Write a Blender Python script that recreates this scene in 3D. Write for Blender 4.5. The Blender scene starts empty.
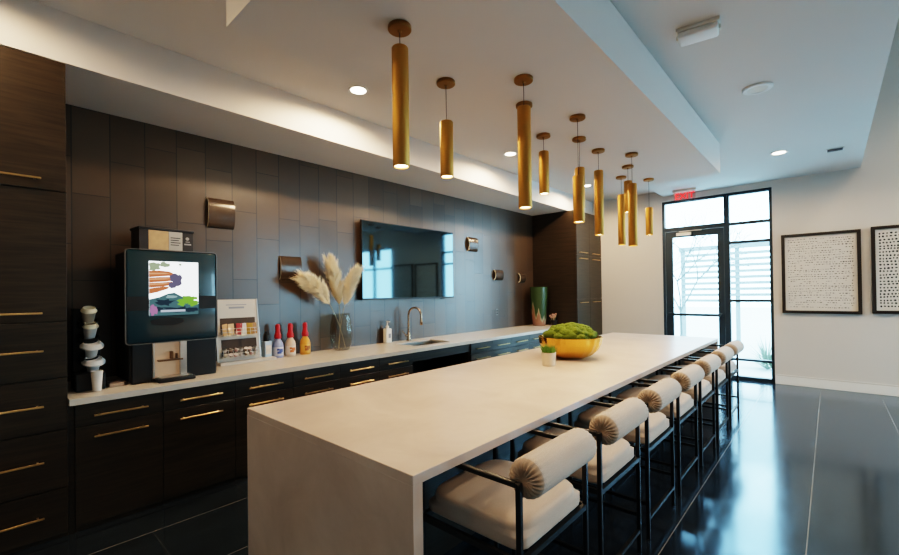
import bpy, bmesh, math, random
from mathutils import Vector, Matrix, Euler
random.seed(7)
C = bpy.context.scene.collection
PI = math.pi

# ------------------------------------------------------------------ materials
def nt(name):
    m = bpy.data.materials.new(name); m.use_nodes = True
    t = m.node_tree; t.nodes.clear()
    o = t.nodes.new('ShaderNodeOutputMaterial'); b = t.nodes.new('ShaderNodeBsdfPrincipled')
    t.links.new(b.outputs[0], o.inputs[0])
    return m, t, b
def N(t, kind, **kw):
    n = t.nodes.new(kind)
    for k, v in kw.items(): setattr(n, k, v)
    return n
def rgba(c): return (c[0], c[1], c[2], 1)
def mat(name, col, rough=.5, metal=0., noise=0., nscale=8., stretch=(1,1,1), bump=0., bscale=60., spec=None, coat=0., trans=0., ior=1.45, col2=None, emit=None, estr=0., sheen=0.):
    """Principled material with object-space noise tint and bump."""
    m, t, b = nt(name)
    b.inputs['Roughness'].default_value = rough; b.inputs['Metallic'].default_value = metal
    if spec is not None: b.inputs['Specular IOR Level'].default_value = spec
    b.inputs['Coat Weight'].default_value = coat; b.inputs['Transmission Weight'].default_value = trans; b.inputs['IOR'].default_value = ior
    if sheen: b.inputs['Sheen Weight'].default_value = sheen
    if emit: b.inputs['Emission Color'].default_value = rgba(emit); b.inputs['Emission Strength'].default_value = estr
    tc = N(t, 'ShaderNodeTexCoord'); mp = N(t, 'ShaderNodeMapping'); mp.inputs['Scale'].default_value = stretch
    t.links.new(tc.outputs['Object'], mp.inputs[0])
    ns = N(t, 'ShaderNodeTexNoise'); ns.inputs['Scale'].default_value = nscale; ns.inputs['Detail'].default_value = 5
    t.links.new(mp.outputs[0], ns.inputs['Vector'])
    mx = N(t, 'ShaderNodeMix', data_type='RGBA')
    c2 = col2 if col2 else tuple(max(0, x*(1-noise)) for x in col)
    mx.inputs[6].default_value = rgba(c2); mx.inputs[7].default_value = rgba(col if col2 else tuple(min(1, x*(1+noise)) for x in col))
    t.links.new(ns.outputs[0], mx.inputs[0]); t.links.new(mx.outputs[2], b.inputs['Base Color'])
    if bump:
        n2 = N(t, 'ShaderNodeTexNoise'); n2.inputs['Scale'].default_value = bscale; n2.inputs['Detail'].default_value = 3
        t.links.new(mp.outputs[0], n2.inputs['Vector'])
        bp = N(t, 'ShaderNodeBump'); bp.inputs['Strength'].default_value = bump; bp.inputs['Distance'].default_value = .01
        t.links.new(n2.outputs[0], bp.inputs['Height']); t.links.new(bp.outputs[0], b.inputs['Normal'])
    return m
def emis(name, col, s):
    m = bpy.data.materials.new(name); m.use_nodes = True; t = m.node_tree; t.nodes.clear()
    o = t.nodes.new('ShaderNodeOutputMaterial'); e = t.nodes.new('ShaderNodeEmission')
    e.inputs[0].default_value = rgba(col); e.inputs[1].default_value = s
    t.links.new(e.outputs[0], o.inputs[0]); return m

def floor_mat():
    m, t, b = nt('dark_stone_tile')
    g = N(t, 'ShaderNodeNewGeometry'); sp = N(t, 'ShaderNodeSeparateXYZ'); t.links.new(g.outputs['Position'], sp.inputs[0])
    a1 = N(t, 'ShaderNodeMath', operation='SUBTRACT'); a1.inputs[1].default_value = 1.45; t.links.new(sp.outputs['Y'], a1.inputs[0])
    a2 = N(t, 'ShaderNodeMath', operation='ADD'); a2.inputs[1].default_value = .79; t.links.new(sp.outputs['X'], a2.inputs[0])
    cb = N(t, 'ShaderNodeCombineXYZ'); t.links.new(a1.outputs[0], cb.inputs[0]); t.links.new(a2.outputs[0], cb.inputs[1])
    br = N(t, 'ShaderNodeTexBrick'); br.offset = .5; br.offset_frequency = 2
    br.inputs['Scale'].default_value = 1; br.inputs['Brick Width'].default_value = 1.33; br.inputs['Row Height'].default_value = .66
    br.inputs['Mortar Size'].default_value = .0035; br.inputs['Mortar Smooth'].default_value = .1
    br.inputs['Color1'].default_value = (1,1,1,1); br.inputs['Color2'].default_value = (.78,.78,.78,1); br.inputs['Mortar'].default_value = (1,1,1,1)
    t.links.new(cb.outputs[0], br.inputs['Vector'])
    mp = N(t, 'ShaderNodeMapping'); mp.inputs['Scale'].default_value = (5, 1.3, 1); t.links.new(g.outputs['Position'], mp.inputs[0])
    ns = N(t, 'ShaderNodeTexNoise'); ns.inputs['Scale'].default_value = 1.6; ns.inputs['Detail'].default_value = 8; ns.inputs['Roughness'].default_value = .65
    t.links.new(mp.outputs[0], ns.inputs['Vector'])
    rp = N(t, 'ShaderNodeValToRGB'); rp.color_ramp.elements[0].position = .3; rp.color_ramp.elements[1].position = .75
    rp.color_ramp.elements[0].color = (.010,.0135,.019,1); rp.color_ramp.elements[1].color = (.026,.037,.052,1)
    t.links.new(ns.outputs[0], rp.inputs[0])
    mu = N(t, 'ShaderNodeMix', data_type='RGBA', blend_type='MULTIPLY'); mu.inputs[0].default_value = 1
    t.links.new(rp.outputs[0], mu.inputs[6]); t.links.new(br.outputs[0], mu.inputs[7])
    mg = N(t, 'ShaderNodeMix', data_type='RGBA'); mg.inputs[7].default_value = (.22,.21,.20,1)
    dv = N(t, 'ShaderNodeMath', operation='DIVIDE'); dv.inputs[1].default_value = .66; t.links.new(a2.outputs[0], dv.inputs[0])
    fc = N(t, 'ShaderNodeMath', operation='FRACT'); t.links.new(dv.outputs[0], fc.inputs[0])
    sb = N(t, 'ShaderNodeMath', operation='SUBTRACT'); sb.inputs[1].default_value = .5; t.links.new(fc.outputs[0], sb.inputs[0])
    ab = N(t, 'ShaderNodeMath', operation='ABSOLUTE'); t.links.new(sb.outputs[0], ab.inputs[0])
    gt = N(t, 'ShaderNodeMath', operation='GREATER_THAN'); gt.inputs[1].default_value = .4958; t.links.new(ab.outputs[0], gt.inputs[0])
    fa = N(t, 'ShaderNodeMath', operation='MULTIPLY'); fa.inputs[1].default_value = .16; t.links.new(br.outputs['Fac'], fa.inputs[0])
    mxm = N(t, 'ShaderNodeMath', operation='MAXIMUM'); t.links.new(gt.outputs[0], mxm.inputs[0]); t.links.new(fa.outputs[0], mxm.inputs[1])
    t.links.new(mu.outputs[2], mg.inputs[6]); t.links.new(mxm.outputs[0], mg.inputs[0]); t.links.new(mg.outputs[2], b.inputs['Base Color'])
    rr = N(t, 'ShaderNodeMapRange'); rr.inputs[3].default_value = .085; rr.inputs[4].default_value = .20
    t.links.new(ns.outputs[0], rr.inputs[0]); t.links.new(rr.outputs[0], b.inputs['Roughness'])
    b.inputs['Specular IOR Level'].default_value = 1.0; b.inputs['IOR'].default_value = 1.75; b.inputs['Specular Tint'].default_value = (.30,.68,1,1)
    bp = N(t, 'ShaderNodeBump'); bp.inputs['Strength'].default_value = .03; bp.inputs['Distance'].default_value = .01
    t.links.new(ns.outputs[0], bp.inputs['Height']); t.links.new(bp.outputs[0], b.inputs['Normal'])
    return m
def tile_mat():
    """Stacked vertical wall tiles .253 x .72, each column shifted at random."""
    m, t, b = nt('dark_glazed_tile')
    g = N(t, 'ShaderNodeNewGeometry'); sp = N(t, 'ShaderNodeSeparateXYZ'); t.links.new(g.outputs['Position'], sp.inputs[0])
    def M(op, a, c=None):
        n = N(t, 'ShaderNodeMath', operation=op)
        for i, v in enumerate((a, c)):
            if v is None: continue
            if isinstance(v, (int, float)): n.inputs[i].default_value = v
            else: t.links.new(v, n.inputs[i])
        return n.outputs[0]
    u = M('DIVIDE', M('SUBTRACT', sp.outputs['Y'], .508), .253); col = M('FLOOR', u); fu = M('FRACT', u)
    wn = N(t, 'ShaderNodeTexWhiteNoise', noise_dimensions='1D'); t.links.new(col, wn.inputs['W'])
    v = M('ADD', M('DIVIDE', sp.outputs['Z'], .72), wn.outputs['Value']); row = M('FLOOR', v); fv = M('FRACT', v)
    def edge(fr, w): return M('GREATER_THAN', M('ABSOLUTE', M('SUBTRACT', fr, .5)), .5 - w)
    gr = M('MAXIMUM', edge(fu, .017), edge(fv, .0045))
    cb = N(t, 'ShaderNodeCombineXYZ'); t.links.new(col, cb.inputs[0]); t.links.new(row, cb.inputs[1])
    w2 = N(t, 'ShaderNodeTexWhiteNoise', noise_dimensions='2D'); t.links.new(cb.outputs[0], w2.inputs['Vector'])
    ns = N(t, 'ShaderNodeTexNoise'); ns.inputs['Scale'].default_value = 3; ns.inputs['Detail'].default_value = 6
    t.links.new(g.outputs['Position'], ns.inputs['Vector'])
    f = M('ADD', M('MULTIPLY', w2.outputs['Value'], .6), M('MULTIPLY', ns.outputs[0], .5))
    rp = N(t, 'ShaderNodeValToRGB'); rp.color_ramp.elements[0].position = .15; rp.color_ramp.elements[1].position = .95
    rp.color_ramp.elements[0].color = (.037,.0235,.0145,1); rp.color_ramp.elements[1].color = (.084,.055,.035,1)
    t.links.new(f, rp.inputs[0])
    mg = N(t, 'ShaderNodeMix', data_type='RGBA'); mg.inputs[7].default_value = (.008,.006,.005,1)
    t.links.new(rp.outputs[0], mg.inputs[6]); t.links.new(gr, mg.inputs[0]); t.links.new(mg.outputs[2], b.inputs['Base Color'])
    rr = N(t, 'ShaderNodeMapRange'); rr.inputs[3].default_value = .285; rr.inputs[4].default_value = .34; b.inputs['Specular IOR Level'].default_value = .85
    t.links.new(f, rr.inputs[0]); t.links.new(rr.outputs[0], b.inputs['Roughness'])
    # gentle cushion of each tile, tilt per tile, grout groove
    h = M('SUBTRACT', M('ADD', M('MULTIPLY', ns.outputs[0], .35), M('MULTIPLY', M('MULTIPLY', fu, M('SUBTRACT', w2.outputs['Value'], .5)), .8)), M('MULTIPLY', gr, .5))
    bp = N(t, 'ShaderNodeBump'); bp.inputs['Strength'].default_value = .35; bp.inputs['Distance'].default_value = .01
    t.links.new(h, bp.inputs['Height']); t.links.new(bp.outputs[0], b.inputs['Normal'])
    return m
def quartz_mat():
    m, t, b = nt('cream_quartz')
    g = N(t, 'ShaderNodeNewGeometry')
    ns = N(t, 'ShaderNodeTexNoise'); ns.inputs['Scale'].default_value = 2.2; ns.inputs['Detail'].default_value = 9; ns.inputs['Roughness'].default_value = .62; ns.inputs['Distortion'].default_value = .6
    t.links.new(g.outputs['Position'], ns.inputs['Vector'])
    rp = N(t, 'ShaderNodeValToRGB'); e = rp.color_ramp.elements
    e[0].position = .3; e[0].color = (.46,.375,.325,1); e[1].position = .7; e[1].color = (.60,.505,.445,1)
    t.links.new(ns.outputs[0], rp.inputs[0]); t.links.new(rp.outputs[0], b.inputs['Base Color'])
    b.inputs['Roughness'].default_value = .32
    return m
def wood_mat():
    m, t, b = nt('dark_stained_wood')
    g = N(t, 'ShaderNodeNewGeometry')
    mp = N(t, 'ShaderNodeMapping'); mp.inputs['Scale'].default_value = (1, 1.2, 22); t.links.new(g.outputs['Position'], mp.inputs[0])
    ns = N(t, 'ShaderNodeTexNoise'); ns.inputs['Scale'].default_value = 2.2; ns.inputs['Detail'].default_value = 7; ns.inputs['Distortion'].default_value = .8
    t.links.new(mp.outputs[0], ns.inputs['Vector'])
    rp = N(t, 'ShaderNodeValToRGB'); e = rp.color_ramp.elements
    e[0].position = .3; e[0].color = (.015,.0105,.0062,1); e[1].position = .75; e[1].color = (.042,.0285,.0165,1)
    t.links.new(ns.outputs[0], rp.inputs[0]); t.links.new(rp.outputs[0], b.inputs['Base Color'])
    b.inputs['Roughness'].default_value = .38
    return m
def glass_mat(name, col=(1,1,1), rough=0.0, fac=.1):
    m = bpy.data.materials.new(name); m.use_nodes = True; t = m.node_tree; t.nodes.clear()
    o = t.nodes.new('ShaderNodeOutputMaterial'); mix = t.nodes.new('ShaderNodeMixShader')
    tr = t.nodes.new('ShaderNodeBsdfTransparent'); tr.inputs[0].default_value = rgba(col)
    gl = t.nodes.new('ShaderNodeBsdfGlossy'); gl.inputs['Roughness'].default_value = rough
    lw = t.nodes.new('ShaderNodeLayerWeight'); lw.inputs[0].default_value = .5
    pw = t.nodes.new('ShaderNodeMath'); pw.operation = 'POWER'; pw.inputs[1].default_value = 4.5; t.links.new(lw.outputs['Facing'], pw.inputs[0])
    fr = t.nodes.new('ShaderNodeMath'); fr.operation = 'MULTIPLY_ADD'; fr.inputs[1].default_value = .75; fr.inputs[2].default_value = .03; t.links.new(pw.outputs[0], fr.inputs[0])
    t.links.new(fr.outputs[0], mix.inputs[0]); t.links.new(tr.outputs[0], mix.inputs[1]); t.links.new(gl.outputs[0], mix.inputs[2]); t.links.new(mix.outputs[0], o.inputs[0])
    return m

WHITE = mat('painted_wall', (.61,.58,.545), .75, noise=.02, nscale=2)
CEIL = mat('painted_ceiling', (.68,.65,.62), .85, noise=.015, nscale=1.5)
FLOOR = floor_mat(); TILE = tile_mat(); QUARTZ = quartz_mat(); WOOD = wood_mat()
TRIMW = mat('white_trim', (.80,.785,.76), .45, noise=.02)
COUNTER = mat('pale_counter_stone', (.60,.55,.49), .25, noise=.07, nscale=14)
BRASS = mat('aged_brass', (.54,.285,.075), .56, 1., noise=.16, nscale=5, stretch=(6,6,.6))
BRASSD = mat('dark_bronze_canopy', (.32,.17,.055), .38, 1., noise=.1)
HANDLE = mat('brass_pull', (.62,.42,.20), .3, 1., noise=.06)
BLACK = mat('black_metal', (.012,.012,.013), .42, .3, noise=.1)
FRAMEM = mat('dark_aluminium', (.028,.046,.062), .4, .4, noise=.08)  # bluish lift in this colour stands in for haze and bloom around the glass
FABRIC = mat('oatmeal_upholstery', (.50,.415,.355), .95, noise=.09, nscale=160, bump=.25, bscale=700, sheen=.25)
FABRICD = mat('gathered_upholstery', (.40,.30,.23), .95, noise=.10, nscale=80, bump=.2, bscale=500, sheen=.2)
GLASS = glass_mat('clear_glass', (.93,.97,.97)); SMOKE = glass_mat('smoked_glass', (.88,.85,.80))
SCREEN = mat('black_screen', (.004,.005,.006), .05, ior=2.1, noise=.05); SCREEN.node_tree.nodes['Principled BSDF'].inputs['Specular Tint'].default_value = (.50,.84,1,1)
GLOSSB = mat('gloss_navy_panel', (.010,.036,.050), .2, noise=.08, coat=.4)
MATTB = mat('matte_black_plastic', (.010,.010,.011), .45, noise=.1)
STEEL = mat('brushed_steel', (.58,.56,.53), .28, 1., noise=.08, stretch=(1,1,12))
NICKEL = mat('champagne_nickel', (.46,.32,.22), .2, 1., noise=.04)
PAPER = mat('white_paper', (.74,.70,.63), .7, noise=.03)
LIT = emis('warm_lamp_glow', (1,.80,.52), 14); LITW = emis('downlight_glow', (1,.86,.66), 12)

# ------------------------------------------------------------------ helpers
def link(name, bm, m, parent=None, smooth=False, ang=40):
    me = bpy.data.meshes.new(name); bmesh.ops.recalc_face_normals(bm, faces=bm.faces[:])
    if smooth:
        for f in bm.faces: f.smooth = True
        for e in bm.edges:
            if len(e.link_faces) == 2 and e.calc_face_angle(0) > math.radians(ang): e.smooth = False
    bm.to_mesh(me); bm.free()
    for k in (m if isinstance(m, (list, tuple)) else [m]): me.materials.append(k)
    o = bpy.data.objects.new(name, me); C.objects.link(o)
    if parent: o.parent = parent
    return o
def thing(name, label, cat, loc=(0,0,0), rotz=0, group=None):
    o = bpy.data.objects.new(name, None); C.objects.link(o); o.empty_display_size = .05
    o.location = loc; o.rotation_euler = (0,0,rotz); o['label'] = label; o['category'] = cat
    if group: o['group'] = group
    return o
def tag(o, label, cat, group=None, kind=None):
    o['label'] = label; o['category'] = cat
    if group: o['group'] = group
    if kind: o['kind'] = kind
    return o
def struct(o): o['kind'] = 'structure'; return o
def box(bm, x0, x1, y0, y1, z0, z1, bev=0, seg=2, mi=0, M=None):
    r = bmesh.ops.create_cube(bm, size=1)
    vs = r['verts']
    for v in vs: v.co = Vector(((x0+x1)/2 + v.co.x*(x1-x0), (y0+y1)/2 + v.co.y*(y1-y0), (z0+z1)/2 + v.co.z*(z1-z0)))
    fs = set(f for v in vs for f in v.link_faces)
    if bev:
        es = list(set(e for v in vs for e in v.link_edges))
        q = bmesh.ops.bevel(bm, geom=es, offset=bev, segments=seg, profile=.5, affect='EDGES')
        fs |= set(q['faces']); fs = [f for f in fs if f.is_valid]
        vs = list(set(v for f in fs for v in f.verts))
    for f in fs: f.material_index = mi
    if M is not None: bmesh.ops.transform(bm, matrix=M, verts=vs)
    return list(vs)
def B(*a, **k): bm = bmesh.new(); box(bm, *a, **k); return bm
def lathe(bm, prof, c=(0,0,0), n=32, mi=0, M=None, cap=True):
    rings = []; vs = []
    for r, z in prof:
        if r < 1e-6:
            v = bm.verts.new((0,0,z)); rings.append([v]); vs.append(v)
        else:
            rg = [bm.verts.new((r*math.cos(2*PI*i/n), r*math.sin(2*PI*i/n), z)) for i in range(n)]
            rings.append(rg); vs += rg
    for a, b in zip(rings, rings[1:]):
        for i in range(n):
            j = (i+1) % n
            if len(a) == 1 and len(b) == 1: continue
            if len(a) == 1: f = bm.faces.new((a[0], b[i], b[j]))
            elif len(b) == 1: f = bm.faces.new((a[i], b[0], a[j]))
            else: f = bm.faces.new((a[i], b[i], b[j], a[j]))
            f.material_index = mi
    if cap:
        for rg in (rings[0], rings[-1]):
            if len(rg) > 1: bm.faces.new(rg).material_index = mi
    T = Matrix.Translation(c)
    bmesh.ops.transform(bm, matrix=(T @ M) if M is not None else T, verts=vs)
    return vs
def L(prof, c=(0,0,0), n=32, M=None, cap=True): bm = bmesh.new(); lathe(bm, prof, c, n, 0, M, cap); return bm
def tube(bm, pts, r, n=10, mi=0, rs=None):
    pts = [Vector(p) for p in pts]; rings = []
    up = None
    for i, p in enumerate(pts):
        d = (pts[min(i+1, len(pts)-1)] - pts[max(i-1, 0)]).normalized()
        if up is None:
            up = Vector((0,0,1)) if abs(d.z) < .9 else Vector((1,0,0))
        s = d.cross(up).normalized(); up = s.cross(d).normalized()
        rr = rs[i] if rs else r
        rings.append([bm.verts.new(p + rr*(s*math.cos(2*PI*k/n) + up*math.sin(2*PI*k/n))) for k in range(n)])
    for a, b in zip(rings, rings[1:]):
        for k in range(n):
            f = bm.faces.new((a[k], a[(k+1)%n], b[(k+1)%n], b[k])); f.material_index = mi
    bm.faces.new(rings[0]).material_index = mi; bm.faces.new(rings[-1][::-1]).material_index = mi
def T_(pts, r, n=10, rs=None): bm = bmesh.new(); tube(bm, pts, r, n, 0, rs); return bm
RY = lambda a: Matrix.Rotation(a, 4, 'Y'); RX = lambda a: Matrix.Rotation(a, 4, 'X'); RZ = lambda a: Matrix.Rotation(a, 4, 'Z')
def dup(root, loc, label=None, rotz=None):
    r = root.copy(); C.objects.link(r); r.location = loc
    if rotz is not None: r.rotation_euler = (0,0,rotz)
    if label: r['label'] = label
    for ch in list(root.children):
        c = ch.copy(); C.objects.link(c); c.parent = r
        for g in ch.children:
            d = g.copy(); C.objects.link(d); d.parent = c
    return r
def quad(bm, pts, mi=0):
    f = bm.faces.new([bm.verts.new(p) for p in pts]); f.material_index = mi; return f

# ------------------------------------------------------------------ setting
WX, FY, CX = -4.60, 9.0, -3.80          # tile wall, far wall, cabinet faces
BY, RXW, HZ = -3.6, 5.2, 5.6            # wall behind camera, right wall, high ceiling
ZC, ZL, ZD, ZS = 3.42, 3.53, 3.05, 3.185
struct(link('floor', B(WX-.2, RXW+.2, BY-.2, FY+.2, -.1, 0), FLOOR))
struct(link('wall_left', B(WX-.2, WX, BY, FY, 0, ZS), TILE))
bm = bmesh.new()
box(bm, WX-.2, CX, BY, FY, ZS, ZL); struct(link('ceiling_soffit', bm, CEIL))
struct(link('ceiling_strip', B(WX-.2, -2.39, BY, FY, ZL, ZL+.2), CEIL))
struct(link('ceiling', B(-2.39, .37, BY, FY, ZC, HZ), CEIL))
struct(link('ceiling_drop', B(-2.39, -.995, .90, 6.24, ZD, ZC), CEIL))
struct(link('ceiling_high', B(.37, RXW+.2, BY, FY+.2, HZ, HZ+.2), CEIL))
# far wall with the storefront opening and a second window beyond the pictures
SX0, SX1, SZ = -2.418, -.705, 3.315
W2 = (1.5, 3.4, .12, 3.1)
bm = bmesh.new()
box(bm, WX-.2, SX0, FY, FY+.2, 0, HZ); box(bm, SX0, SX1, FY, FY+.2, SZ, HZ); box(bm, SX1, W2[0], FY, FY+.2, 0, HZ)
box(bm, W2[0], W2[1], FY, FY+.2, 0, W2[2]); box(bm, W2[0], W2[1], FY, FY+.2, W2[3], HZ); box(bm, W2[1], RXW+.2, FY, FY+.2, 0, HZ)
struct(link('wall_far', bm, WHITE))
struct(link('wall_back', B(WX-.2, RXW+.2, BY-.2, BY, 0, HZ), WHITE))
struct(link('wall_nook', B(WX, CX-.02, BY, -.17, 0, ZS), WHITE))
RWIN = [(6.6, 8.2)]
bm = bmesh.new(); yy = BY
for a, b_ in RWIN:
    box(bm, RXW, RXW+.2, yy, a, 0, HZ); box(bm, RXW, RXW+.2, a, b_, 0, .3); box(bm, RXW, RXW+.2, a, b_, 3.4, HZ); yy = b_
box(bm, RXW, RXW+.2, yy, FY, 0, HZ)
struct(link('wall_right', bm, WHITE))
bm = bmesh.new(); box(bm, SX1+.004, W2[0], FY-.018, FY, 0, .14, bev=.004); struct(link('baseboard_far', bm, TRIMW))
struct(link('trim_1', B(SX1+.004, W2[0], FY-.012, FY-.0005, .155, .163), TRIMW))
# storefront: frame, panes, door leaf
fr = bmesh.new(); a, b_ = FY+.02, FY+.12
MX0, MX1 = -1.40, -1.315
box(fr, SX0, SX0+.045, a, b_, 0, SZ); box(fr, SX1-.045, SX1, a, b_, 0, SZ)
box(fr, SX0+.045, SX1-.045, a, b_, SZ-.05, SZ); box(fr, MX0, MX1, a, b_, 0, SZ-.05)
box(fr, SX0+.045, MX0, a, b_, 2.72, 2.80)
for z0, z1 in ((2.735, 2.785), (2.40, 2.45), (1.365, 1.41), (.33, .37), (0, .06)): box(fr, MX1, SX1-.045, a, b_, z0, z1)
w1 = struct(link('window_1', fr, FRAMEM))
for x0, x1, z0, z1 in ((SX0+.045, MX0, 2.80, SZ-.05), (MX1, SX1-.045, 2.785, SZ-.05), (MX1, SX1-.045, 2.45, 2.735), (MX1, SX1-.045, 1.41, 2.40), (MX1, SX1-.045, .37, 1.365), (MX1, SX1-.045, .06, .33)):
    link('pane', B(x0, x1, FY+.065, FY+.071, z0, z1), GLASS, w1)
dr = bmesh.new(); a, b_ = FY+.035, FY+.085
DX0, DX1 = SX0+.05, MX0-.005
box(dr, DX0, DX0+.125, a, b_, .012, 2.715); box(dr, DX1-.10, DX1, a, b_, .012, 2.715)
box(dr, DX0+.125, DX1-.10, a, b_, 2.60, 2.715); box(dr, DX0+.125, DX1-.10, a, b_, .012, .26)
d1 = struct(link('door_1', dr, FRAMEM))
link('pane', B(DX0+.125, DX1-.10, FY+.056, FY+.062, .26, 2.60), GLASS, d1)
bm = bmesh.new(); box(bm, DX0+.03, DX1-.03, FY-.035, FY-.012, 1.10, 1.15, bev=.005)
for x in (DX0+.06, DX1-.06): box(bm, x-.03, x+.03, FY-.014, FY+.035, 1.095, 1.155)
link('push_bar', bm, FRAMEM, d1)
bm = bmesh.new(); box(bm, DX0+.2, DX0+.45, FY-.012, FY+.034, 2.625, 2.685, bev=.006); box(bm, DX0+.25, DX0+.62, FY-.004, FY+.012, 2.70, 2.712)
link('door_closer', bm, STEEL, d1)
# window 2 on the far wall and the tall windows on the right wall
def win(name, x0, x1, y0, y1, z0, z1, axis, nx, zb):
    f = bmesh.new(); t = .03
    p = []
    if axis == 'x':
        a, b_ = y0, y1
        for k in range(nx+1):
            xc = x0 + (x1-x0)*k/nx; xa = max(x0, xc-t); xb = min(x1, xc+t); box(f, xa, xb, a, b_, z0, z1)
        for zz in [z0+t] + zb + [z1-t]: box(f, x0, x1, a+.002, b_-.002, zz-t, zz+t)
        o = struct(link(name, f, FRAMEM))
        link('pane', B(x0+.01, x1-.01, (a+b_)/2-.003, (a+b_)/2+.003, z0+.01, z1-.01), GLASS, o)
    else:
        a, b_ = x0, x1
        for k in range(nx+1):
            yc = y0 + (y1-y0)*k/nx; ya = max(y0, yc-t); yb = min(y1, yc+t); box(f, a, b_, ya, yb, z0, z1)
        for zz in [z0+t] + zb + [z1-t]: box(f, a+.002, b_-.002, y0, y1, zz-t, zz+t)
        o = struct(link(name, f, FRAMEM))
        link('pane', B((a+b_)/2-.003, (a+b_)/2+.003, y0+.01, y1-.01, z0+.01, z1-.01), GLASS, o)
win('window_2', W2[0], W2[1], FY+.02, FY+.12, W2[2], W2[3], 'x', 2, [1.38, 2.42])
for k, (ya, yb) in enumerate(RWIN): win('window_%d' % (k+3), RXW+.02, RXW+.12, ya, yb, .3, 3.4, 'y', 2, [1.4, 2.4])

# ------------------------------------------------------------------ cabinets
def pull(bm, y0, y1, z, x=CX):
    box(bm, x+.030, x+.042, y0, y1, z-.006, z+.006, bev=.002, seg=1)
    for y in (y0+.03, y1-.03): box(bm, x-.001, x+.032, y-.005, y+.005, z-.005, z+.005)
def front(par, name, y0, y1, z0, z1, hy=None, hz=None, x=CX, bot=False):
    f = link(name, B(x-.02, x, y0+.002, y1-.002, z0+.002, z1-.002, bev=.0015, seg=1), WOOD, par)
    if hy:
        h = bmesh.new(); pull(h, hy[0], hy[1], hz, x); link('handle', h, HANDLE, f)
    return f
t = thing('tall_cabinet', 'floor-to-soffit dark wood tall cabinet with brass pulls, left edge beside coffee counter', 'cabinet', (0,0,0))
link('carcass', B(WX+.004, CX-.021, -.165, .395, 0, ZS-.003), WOOD, t)
front(t, 'door', -.165, .395, 2.308, ZS-.004, (-.04, .268), 2.375)
front(t, 'door', -.165, .395, 1.442, 2.305, (-.04, .271), 1.50)
for z0, z1, hz in ((1.067, 1.439, 1.255), (.722, 1.064, .896), (.335, .719, .534), (.03, .332, .177)): front(t, 'drawer', -.165, .395, z0, z1, (-.04, .275), hz)
MOD = [.43, .943, 1.474, 2.006, 2.53, 3.053, 3.576, 4.711, 5.235, 5.76, 6.30, 6.83, 7.36, 7.79]
CABL = {0: 'dark wood base cabinet beneath the cups and coffee machine, nearest the tall cabinet', 1: 'dark wood base cabinet with two brass pulls, beneath right side of the coffee machine',
 2: 'dark wood base cabinet partly behind island corner, beneath the condiment rack', 3: 'dark wood base cabinet under the syrup bottles with brass drawer pull',
 4: 'dark wood base cabinet beneath the pampas grass vase', 5: 'dark wood base cabinet immediately left of the sink opening',
 7: 'bluish-lit dark base cabinet immediately right of the sink opening', 8: 'bluish-lit dark base cabinet, second to the right of the sink opening',
 9: 'bluish-lit dark base cabinet, third to the right of the sink opening', 10: 'bluish-lit dark base cabinet just left of the gold bowl, fourth past the sink',
 11: 'dark base cabinet hidden behind the gold moss bowl, fifth past the sink', 12: 'dark base cabinet at the counter end against right tall cabinet'}
for k in range(13):
    y0, y1 = MOD[k], MOD[k+1]
    if k == 6:
        t = thing('sink_cabinet', 'open sink cabinet with dark apron panel above a black knee space', 'cabinet', group=None)
        link('apron', B(CX-.04, CX-.02, y0+.003, y1-.003, .75, .868), WOOD, t)
        for ya in (y0+.001, y1-.02): link('side_panel', B(WX+.004, CX-.03, ya, ya+.019, 0, .868), WOOD, t)
        link('back_panel', B(WX+.004, WX+.02, y0+.021, y1-.021, 0, .868), MATTB, t)
        continue
    t = thing('base_cabinet', CABL[k], 'cabinet', group='base cabinets along the tiled wall')
    link('carcass', B(WX+.004, CX-.021, y0+.001, y1-.001, 0, .868), WOOD, t)
    m = (y0+y1)/2
    front(t, 'drawer', y0, y1, .715, .866, (m-.16, m+.155), .784); front(t, 'door', y0, y1, .035, .712, (m-.16, m+.155), .638)
t = thing('filler_panel', 'narrow dark filler strip between tall cabinet and first base cabinet', 'panel')
link('strip', B(CX-.35, CX-.022, .397, .429, 0, .868), WOOD, t)
RXC, RY0 = -3.63, 7.80
t = thing('pantry_cabinet', 'full-height dark cabinet with doors at far end of the counter beside white wall', 'cabinet')
link('carcass', B(WX+.004, RXC-.021, RY0, FY-.004, 0, ZS-.003), WOOD, t)
ym = (RY0+FY)/2
for y0, y1, hy in ((RY0, ym, (RY0+.1, RY0+.45)), (ym, FY-.004, (ym+.1, ym+.45))):
    front(t, 'door', y0, y1, 2.308, ZS-.004, hy, 2.36, RXC); front(t, 'door', y0, y1, 1.442, 2.305, hy, 2.24, RXC); front(t, 'door', y0, y1, .035, 1.439, hy, 1.37, RXC)
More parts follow.
